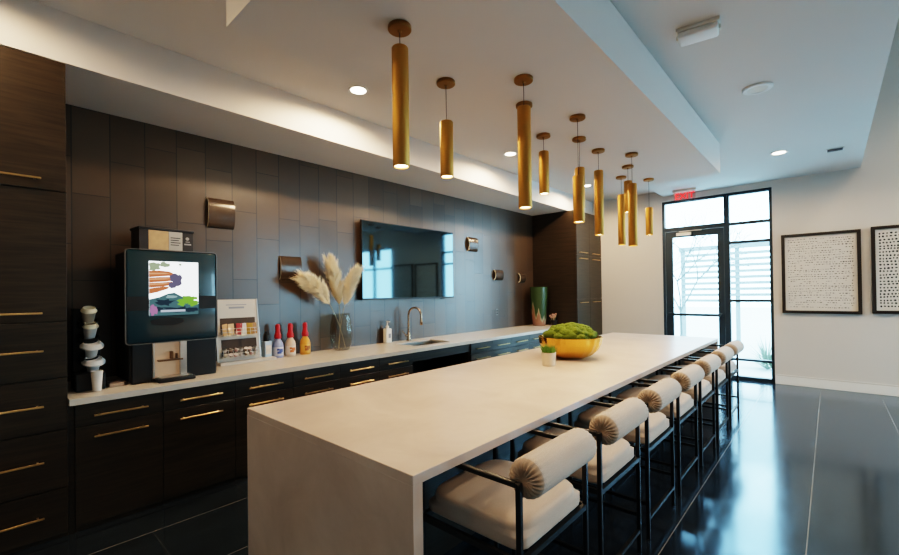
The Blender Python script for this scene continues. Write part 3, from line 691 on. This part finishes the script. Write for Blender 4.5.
pk = [((.48,.27,.10), 'tan sugar packet at left of the upper wire basket', -.13, .35), ((.56,.36,.18), 'pale tan packet beside the leftmost in the upper wire basket', -.08, .1), ((.42,.05,.06), 'dark red packet in the middle of the upper wire basket', -.01, -.15),
      ((.50,.46,.44), 'whitish packet right of the red one in upper wire basket', .04, .1), ((.50,.28,.05), 'mustard packet right of centre in the upper wire basket', .09, -.2), ((.36,.17,.05), 'brown packet at right end of the upper wire basket', .145, .15)]
for c, lab, y, rz in pk:
    bm = bmesh.new(); box(bm, -.006, .006, -.030, .030, 0, .115, bev=.004, seg=2)
    for v in bm.verts: v.co.x *= 1 - .75*abs(v.co.z-.057)/.057
    o = link('condiment_packet', bm, mat('packet', c, .4, noise=.25, nscale=30), None, True)
    o.matrix_world = RM @ Matrix.Translation((.040, y, .252)) @ RZ(rz) @ RY(.12) @ RX(rz*.5)
    tag(o, lab, 'packet', 'condiment packets in the upper basket')
CRM = [mat('creamer_white', (.70,.64,.60), .4, noise=.08), mat('creamer_pink', (.62,.36,.33), .4, noise=.2), mat('creamer_brown', (.30,.19,.13), .4, noise=.2)]
rnd = random.Random(5); k = 0
for row in range(2):
    for i in range(7):
        cm = (k*5+row) % 3; k += 1
        t2 = thing('creamer_cup', ['small white creamer cup piled in the lower wire basket', 'small pink creamer cup piled in the lower wire basket', 'small brown creamer cup piled in the lower wire basket'][cm], 'creamer cup', (0,0,0), 0, ['white creamers in the lower basket', 'pink creamers in the lower basket', 'brown creamers in the lower basket'][cm])
        link('cup', L([(0,0),(.014,0),(.019,.026),(.022,.027),(.022,.0285),(0,.0285)], n=16, cap=False), CRM[cm], t2, True)
        link('foil_lid', L([(0,.0288),(.021,.0288),(.021,.030),(0,.030)], n=16), CRM[0] if cm else STEEL, t2)
        t2.matrix_world = RM @ Matrix.Translation((.036 if row == 0 else .034, -.145+.048*i+rnd.uniform(-.004,.004), .042+.048*row)) @ RX(rnd.uniform(-.5,.5)) @ RY(rnd.uniform(.2,.9))
# milk carton on the rack's tray
t = thing('syrup_carton', 'small pale blue carton with black cap on rack tray beside bottles', 'carton', (-4.43, 2.045, K+.030), math.radians(10))
link('body', B(-.032, .032, -.040, .040, 0, .165, bev=.004), mat('carton_blue', (.42,.55,.66), .45, noise=.12, nscale=9), t)
link('label_panel', B(.0321, .033, -.030, .030, .03, .125), mat('carton_label', (.66,.56,.46), .5, noise=.3, nscale=25), t)
link('cap', L([(0,0),(.030,0),(.030,.05),(.022,.075),(.012,.08),(.012,.105),(0,.105)], (0,0,.1655), 24), MATTB, t, True)
# syrup bottles
def bottle(lab, y, body, lab_c, lab_c2):
    t = thing('syrup_bottle', lab, 'bottle', (-4.475, y, K+.001), 0, 'red-topped syrup bottles on the counter')
    link('bottle_body', L([(0,0),(.054,0),(.058,.006),(.058,.125),(.052,.155),(.036,.185),(.026,.20),(.026,.205),(0,.205)], n=32), body, t, True)
    bm = bmesh.new(); lathe(bm, [(.0586,.025),(.0586,.115),(.0582,.116),(.0582,.024)], n=32, cap=False); link('label', bm, lab_c, t, True)
    bm = bmesh.new(); n = 9
    for (a0, a1, z0, z1) in ((-.55,.25,.045,.075), (-.2,.6,.06,.10), (-.6,-.2,.08,.105)):
        for i in range(n):
            a, b_ = a0+(a1-a0)*i/n, a0+(a1-a0)*(i+1)/n
            quad(bm, [(.0590*math.cos(a), .0590*math.sin(a), z0), (.0590*math.cos(b_), .0590*math.sin(b_), z0), (.0590*math.cos(b_), .0590*math.sin(b_), z1), (.0590*math.cos(a), .0590*math.sin(a), z1-.006)])
    link('label_print', bm, lab_c2, t)
    RED = bpy.data.materials.get('red_pump_plastic') or mat('red_pump_plastic', (.48,.018,.022), .35, noise=.08)
    bm = bmesh.new(); lathe(bm, [(0,.206),(.034,.206),(.036,.212),(.036,.245),(.028,.26),(.024,.29),(.026,.325),(.024,.352),(.012,.362),(0,.364)], n=28); link('pump_cap', bm, RED, t, True)
bottle('red-capped syrup bottle with blue and white label, left of the three', 2.190, mat('bottle_blue', (.30,.34,.52), .35, noise=.25, nscale=14), mat('label_bluewhite', (.55,.55,.62), .5, noise=.15), mat('print_blue', (.06,.10,.32), .5))
bottle('red-capped syrup bottle with white and orange label, middle of the three', 2.335, mat('bottle_cream', (.66,.50,.40), .35, noise=.12), mat('label_cream', (.68,.58,.50), .5, noise=.1), mat('print_orange', (.62,.16,.04), .5))
bottle('red-capped syrup bottle with bright orange body, right of the three', 2.515, mat('bottle_orange', (.66,.30,.05), .35, noise=.15), mat('label_orange', (.70,.36,.07), .5, noise=.15), mat('print_brown', (.34,.10,.02), .5))

# ------------------------------------------------------------------ pampas vase
VX, VY = -4.45, 2.985
t = thing('glass_vase', 'ribbed smoked glass vase holding pampas grass on the counter', 'vase', (VX, VY, K+.001))
bm = bmesh.new()
prof = [(0,0),(.085,0),(.10,.01),(.118,.06),(.132,.15),(.134,.22),(.125,.32),(.108,.40),(.103,.43),(.106,.445),(.102,.445),(.098,.43),(.103,.40),(.119,.32),(.127,.22),(.125,.15),(.111,.06),(.094,.018),(0,.014)]
vs = lathe(bm, prof, n=72, cap=False)
for v in bm.verts:
    r = math.hypot(v.co.x, v.co.y)
    if r > .09:
        a = math.atan2(v.co.y, v.co.x); k = 1 + .022*math.cos(12*a) ; v.co.x *= k; v.co.y *= k
link('vessel', bm, SMOKE, t, True)
PAM = mat('pampas_plume', (.90,.76,.54), .9, noise=.15, nscale=30, sheen=.3); PST = mat('pampas_stem', (.42,.32,.18), .8, noise=.1)
def plume(lab, top, mid, base, wid, start, seed):
    """base -> mid -> top quadratic curve; feathery strands from parameter `start`."""
    t = thing('pampas_plume', lab, 'pampas grass', base, 0, 'pampas plumes in the glass vase')
    b0 = Vector(base); P0, P1, P2 = Vector((0,0,0)), Vector(mid)-b0, Vector(top)-b0
    q = lambda s: P0*(1-s)**2 + P1*2*s*(1-s) + P2*s*s
    link('stem', T_([q(i/14) for i in range(14)], .0035, 6), PST, t)
    rnd = random.Random(seed); bm = bmesh.new()
    for k in range(150):
        s = start + (1-start)*((k+rnd.random())/150)*.96; p = q(s); d = (q(min(1, s+.02))-q(s-.02)).normalized()
        u = (s-start)/(1-start); w = wid*(math.sin(PI*min(1, u**.9*.80+.12)))**.8+.012
        side = Vector((rnd.gauss(0,1)*.6, rnd.gauss(0,1), rnd.gauss(0,1))); side -= d*side.dot(d); side.normalize()
        L_ = rnd.uniform(.75,1.25); tipc = p + side*w*.62*L_ + d*(.10+.05*rnd.random())*L_ + Vector((0,0,-.02*rnd.random()))
        for j in range(34):
            v0 = rnd.random()*.75; b1 = p.lerp(tipc, v0) + side*0
            jit = Vector((rnd.gauss(0,.010), rnd.gauss(0,.010), rnd.gauss(0,.010)))
            e = b1 + (tipc-p).normalized()*rnd.uniform(.03,.075) + d*.018 + jit*1.3
            m = (b1+e)/2 + jit*.5; n = d.cross(Vector((1,.2,.1))).normalized()*.0015
            v = [bm.verts.new(x) for x in (b1-n, b1+n, m+n*1.2, m-n*1.2, e)]
            bm.faces.new(v[:4]); bm.faces.new((v[3], v[2], v[4]))
    me_o = link('feathers', bm, PAM, t)
bz = K+.03
plume('cream pampas plume leaning far left out of the glass vase', (-4.36, 2.46, 1.765), (-4.42, 2.86, 1.60), (VX+.01, VY+.05, bz), .15, .50, 1)
plume('tallest upright cream pampas plume in the middle of glass vase', (-4.40, 2.82, 1.955), (-4.44, 3.00, 1.57), (VX, VY-.03, bz), .13, .45, 2)
plume('cream pampas plume leaning right toward the television', (-4.36, 3.14, 1.85), (-4.40, 2.98, 1.56), (VX+.01, VY-.05, bz), .11, .47, 3)

# ------------------------------------------------------------------ soap, faucet
t = thing('soap_bottle', 'white pump soap bottle standing left of the faucet', 'soap bottle', (-4.53, 3.785, K+.001))
bm = bmesh.new(); box(bm, -.036, .036, -.052, .052, 0, .20, bev=.014, seg=3); link('bottle', bm, PAPER, t, True)
link('label', B(.0382, .0388, -.012, .030, .07, .13), mat('grey_soap_label', (.25,.25,.27), .5), t)
bm = bmesh.new(); lathe(bm, [(0,.2005),(.022,.2005),(.022,.235),(.008,.238),(.008,.285),(.014,.287),(.014,.300),(0,.300)], n=20); box(bm, .0, .055, -.008, .008, .287, .299, bev=.003, seg=1); link('pump', bm, PAPER, t, True)
t = thing('faucet', 'champagne gooseneck faucet with side lever behind the sink', 'faucet', (-4.50, 4.155, K+.001))
link('base_flange', L([(0,0),(.036,0),(.036,.008),(.028,.014),(.024,.11),(.018,.12),(0,.12)], n=28), NICKEL, t, True)
pts = [(0,0,.12), (0,0,.36)]
for i in range(1, 15):
    a = PI*i/15; pts.append((.10-.10*math.cos(a), .03-.03*math.cos(a), .36+.115*math.sin(a)))
pts += [(.20, .06, .345), (.20, .06, .30)]
link('spout', T_(pts, .0145, 14), NICKEL, t, True)
link('spray_head', L([(0,0),(.017,0),(.021,.01),(.018,.075),(0,.075)], (.20, .06, .228), 20), NICKEL, t, True)
bm = bmesh.new(); tube(bm, [(0,-.020,.075), (0,-.055,.078)], .013, 12); tube(bm, [(0,-.050,.08), (.01,-.105,.125), (.014,-.13,.15)], .006, 8); link('lever', bm, NICKEL, t, True)

# ------------------------------------------------------------------ far counter end
t = thing('glazed_vase', 'tall green glazed vase with terracotta base at far end of counter', 'vase', (-4.33, 7.56, K+.001))
m, tt, b_ = nt('green_drip_glaze')
tc = N(tt, 'ShaderNodeTexCoord'); sp = N(tt, 'ShaderNodeSeparateXYZ'); tt.links.new(tc.outputs['Object'], sp.inputs[0])
ns = N(tt, 'ShaderNodeTexNoise'); ns.inputs['Scale'].default_value = 5; mp = N(tt, 'ShaderNodeMapping'); mp.inputs['Scale'].default_value = (2.4,2.4,.25); tt.links.new(tc.outputs['Object'], mp.inputs[0]); tt.links.new(mp.outputs[0], ns.inputs['Vector'])
ad = N(tt, 'ShaderNodeMath', operation='MULTIPLY_ADD'); ad.inputs[1].default_value = 1.0; tt.links.new(ns.outputs[0], ad.inputs[0]); 
ml = N(tt, 'ShaderNodeMath', operation='MULTIPLY'); ml.inputs[1].default_value = 1.1; tt.links.new(sp.outputs['Z'], ml.inputs[0]); tt.links.new(ml.outputs[0], ad.inputs[2])
rp = N(tt, 'ShaderNodeValToRGB'); e = rp.color_ramp.elements; e[0].position = .72; e[0].color = (.30,.15,.10,1); e[1].position = .86; e[1].color = (.040,.075,.030,1); x = e.new(.79); x.color = (.34,.33,.22,1)
tt.links.new(ad.outputs[0], rp.inputs[0]); tt.links.new(rp.outputs[0], b_.inputs['Base Color']); b_.inputs['Roughness'].default_value = .2
link('vessel', L([(0,0),(.115,0),(.13,.015),(.145,.20),(.162,.42),(.174,.62),(.178,.74),(.180,.77),(.172,.775),(.166,.74),(.16,.62),(.12,.2),(0,.15)], n=40, cap=False), m, t, True)
t = thing('flower_pot', 'small dark pot of pinkish dried flowers behind the moss bowl', 'plant', (-4.08, 7.70, K+.001))
link('pot', L([(0,0),(.05,0),(.07,.11),(.064,.11),(.05,.02),(0,.02)], n=24, cap=False), MATTB, t, True)
rnd = random.Random(9); bm = bmesh.new(); b2 = bmesh.new()
for k in range(16):
    a = rnd.random()*2*PI; r = rnd.random()*.09; tip = Vector((r*math.cos(a), r*math.sin(a), rnd.uniform(.16,.24)))
    tube(bm, [(.25*tip.x, .25*tip.y, .03), tip], .003, 5)
    q = bmesh.ops.create_icosphere(b2, subdivisions=1, radius=rnd.uniform(.018,.03)); bmesh.ops.translate(b2, verts=q['verts'], vec=tip)
link('stem', bm, PST, t); link('blossoms', b2, mat('dried_pink', (.55,.30,.22), .8, noise=.3, nscale=20), t)

# ------------------------------------------------------------------ moss bowl, potted grass on the island
BX, BY_ = -1.99, 4.09
t = thing('gold_bowl', 'large faceted gold bowl filled with moss on the island', 'bowl', (BX, BY_, IZ+.001))
GOLD = mat('hammered_gold', (.74,.42,.085), .27, 1., noise=.12, nscale=12, bump=.15, bscale=14)
bm = bmesh.new()
lathe(bm, [(0,0),(.135,0),(.215,.034),(.272,.085),(.306,.148),(.320,.218),(.310,.220),(.295,.15),(.26,.095),(.20,.05),(.12,.02),(0,.02)], n=40, cap=False)
for v in bm.verts:
    r = math.hypot(v.co.x, v.co.y)
    if r > .2 and round(math.atan2(v.co.y, v.co.x)/(2*PI/40)) % 2: v.co.x *= .972; v.co.y *= .972
link('vessel', bm, GOLD, t, False)
bm = bmesh.new(); rnd = random.Random(4)
from mathutils import noise as mn
def lump(c, r, zs_=.8):
    q = bmesh.ops.create_icosphere(bm, subdivisions=4, radius=r)
    for v in q['verts']:
        d = v.co.normalized(); k = 1 + .16*mn.noise(d*2.2+Vector(c)*9) + .07*mn.noise(d*9+Vector(c)*5) + .055*mn.noise(d*26+Vector(c))
        v.co = Vector(c) + Vector((d.x, d.y, d.z*zs_))*r*k
lump((0,0,.190), .250, .56)
for k in range(40):
    a = k*2.39996; r = .245*math.sqrt((k+.5)/40); z = .212 + .100*(1-(r/.245)**2); lump((r*math.cos(a), r*math.sin(a), z), rnd.uniform(.046,.070)*(1.0 if r < .19 else .78), .7)
MOSS = mat('bright_moss', (.165,.21,.014), .95, noise=.6, nscale=22, bump=.6, bscale=180, col2=(.04,.085,.006))
o = link('moss_mound', bm, MOSS, None, True, 90); o.location = (BX, BY_, IZ+.012); o.scale = (1, 1, 1)
tag(o, 'mound of bright green preserved moss heaped in the gold bowl', 'moss', None, 'stuff')
t = thing('grass_pot', 'small cream pot of green grass in front of the gold bowl', 'plant', (-1.930, 3.53, IZ+.001)); t.scale = (1.16, 1.16, .94)
link('pot', L([(0,0),(.046,0),(.050,.004),(.058,.13),(.053,.13),(.046,.10),(0,.10)], n=32, cap=False), mat('cream_ceramic', (.66,.56,.44), .45, noise=.06), t, True)
bm = bmesh.new(); lathe(bm, [(.0506,.02),(.0532,.055),(.0525,.055),(.05,.02)], n=32, cap=False); link('glaze_band', bm, mat('pale_yellow_band', (.66,.50,.22), .45, noise=.15), t, True)
bm = bmesh.new(); rnd = random.Random(2)
for k in range(260):
    a = rnd.random()*2*PI; r = .046*math.sqrt(rnd.random()); p = Vector((r*math.cos(a), r*math.sin(a), .098)); tip = p + Vector((rnd.gauss(0,.016)+p.x*.35, rnd.gauss(0,.016)+p.y*.35, rnd.uniform(.07,.115)))
    n = Vector((-math.sin(a*3), math.cos(a*3), 0))*.0022; m = (p+tip)/2 + Vector((0,0,.008))
    v = [bm.verts.new(x) for x in (p-n, p+n, m+n, m-n, tip)]; bm.faces.new(v[:4]); bm.faces.new((v[3], v[2], v[4]))
link('grass_blades', bm, mat('grass_green', (.13,.26,.03), .7, noise=.4, nscale=40), t)

# ------------------------------------------------------------------ outside
o = struct(link('ground_outside', B(-30, 30, FY+.2, 45, -.12, -.02), mat('pale_paving', (.42,.45,.46), .9, noise=.1, nscale=1)))
o = struct(link('ground_side', B(RXW+.2, 30, -20, FY+.2, -.12, -.02), mat('pale_paving_side', (.42,.45,.46), .9, noise=.1, nscale=1)))
SLAT = mat('weathered_slat', (.17,.19,.20), .8, noise=.15)
t = thing('slat_pergola', 'pale grey slatted pergola fence outside the glass door', 'pergola', (0, 14.2, -.02))
for x in (-3.25, -1.9, -.55, .85): link('post', B(x-.05, x+.05, -.05, .05, 0, 2.75), SLAT, t)
bm = bmesh.new()
for k in range(9): box(bm, -3.3, .9, -.075, -.052, 1.25+.165*k, 1.335+.165*k)
link('slat_panel', bm, SLAT, t)
link('top_beam', B(-3.35, .95, -.08, .08, 2.751, 2.87), SLAT, t)
t = thing('bare_tree', 'thin leafless pale tree seen through the door glass', 'tree', (-2.75, 11.6, -.02))
bm = bmesh.new(); rnd = random.Random(8)
def branch(p, d, ln, r, dep):
    e = p + d*ln; tube(bm, [p, (p+e)/2+Vector((rnd.gauss(0,.02), rnd.gauss(0,.02), 0)), e], r, 5, 0, [r, r*.85, r*.7])
    if dep:
        for _ in range(3):
            nd = (d + Vector((rnd.gauss(0,.5), rnd.gauss(0,.5), rnd.gauss(.15,.3)))).normalized(); branch(e, nd, ln*rnd.uniform(.6,.8), r*.68, dep-1)
branch(Vector((0,0,0)), Vector((.02,0,1)), 1.1, .035, 5)
link('branches', bm, mat('pale_bark', (.12,.13,.13), .8, noise=.2), t)
for k, (x, y, s, lab) in enumerate(((-.95, 10.6, .75, 'pale spiky shrub outside the sidelight glass'), (-2.2, 10.7, .6, 'pale spiky shrub outside low in the door glass'))):
    t = thing('spiky_shrub', lab, 'shrub', (x, y, -.02)); bm = bmesh.new(); rnd = random.Random(20+k)
    for _ in range(120):
        a = rnd.random()*2*PI; el = rnd.uniform(.3,1.4); d = Vector((math.cos(a)*math.cos(el), math.sin(a)*math.cos(el), math.sin(el)))*s*rnd.uniform(.6,1.1); n = Vector((-math.sin(a), math.cos(a), 0))*.012
        v = [bm.verts.new(q) for q in (-n, n, d*.5+n+Vector((0,0,.03)), d*.5-n+Vector((0,0,.03)), d-Vector((0,0,.12*s)))]; bm.faces.new(v[:4]); bm.faces.new((v[3], v[2], v[4]))
    link('blades', bm, mat('pale_blade%d' % k, (.24,.28,.22), .7, noise=.2), t)

# ------------------------------------------------------------------ world, lights
w = bpy.data.worlds.new('sky'); bpy.context.scene.world = w; w.use_nodes = True
t = w.node_tree; t.nodes.clear(); ow = t.nodes.new('ShaderNodeOutputWorld'); bg = t.nodes.new('ShaderNodeBackground')
bg.inputs[0].default_value = (.46,.78,1,1); bg.inputs[1].default_value = 15
t.links.new(bg.outputs[0], ow.inputs[0])
def portal(loc, rot, sx, sy):
    l = bpy.data.lights.new('window_portal', 'AREA'); l.shape = 'RECTANGLE'; l.size = sx; l.size_y = sy; l.cycles.is_portal = True
    o = bpy.data.objects.new('window_portal', l); C.objects.link(o); o.location = loc; o.rotation_euler = rot
portal(((SX0+SX1)/2, FY+.21, SZ/2), (-PI/2, 0, 0), SX1-SX0, SZ)
portal(((W2[0]+W2[1])/2, FY+.21, (W2[2]+W2[3])/2), (-PI/2, 0, 0), W2[1]-W2[0], W2[3]-W2[2])
for a, b_ in RWIN: portal((RXW+.21, (a+b_)/2, 1.85), (0, PI/2, 0), 3.1, b_-a)

# ------------------------------------------------------------------ camera
f, yaw, pit, rol, sx, sy = 423.08, .738323, .0075295, -.0130002, -4.516, 11.936
F = Vector((-math.sin(yaw)*math.cos(pit), math.cos(yaw)*math.cos(pit), math.sin(pit)))
Rv = F.cross(Vector((0,0,1))).normalized(); U = Rv.cross(F)
R2 = Rv*math.cos(rol) + U*math.sin(rol); U2 = U*math.cos(rol) - Rv*math.sin(rol)
cd = bpy.data.cameras.new('camera'); cam = bpy.data.objects.new('camera', cd); C.objects.link(cam)
cam.matrix_world = Matrix(((R2.x, U2.x, -F.x, 0), (R2.y, U2.y, -F.y, 0), (R2.z, U2.z, -F.z, 1.6), (0,0,0,1)))
cd.sensor_fit = 'HORIZONTAL'; cd.sensor_width = 36; cd.lens = f/899*36
cd.shift_x = -sx/899; cd.shift_y = sy/899; cd.clip_start = .05
S_ = bpy.context.scene; S_.camera = cam
S_.view_settings.view_transform = 'Filmic'; S_.view_settings.look = 'High Contrast'; S_.view_settings.exposure = 0.45
S_.cycles.use_denoising = True; S_.cycles.max_bounces = 8; S_.cycles.sample_clamp_indirect = 6
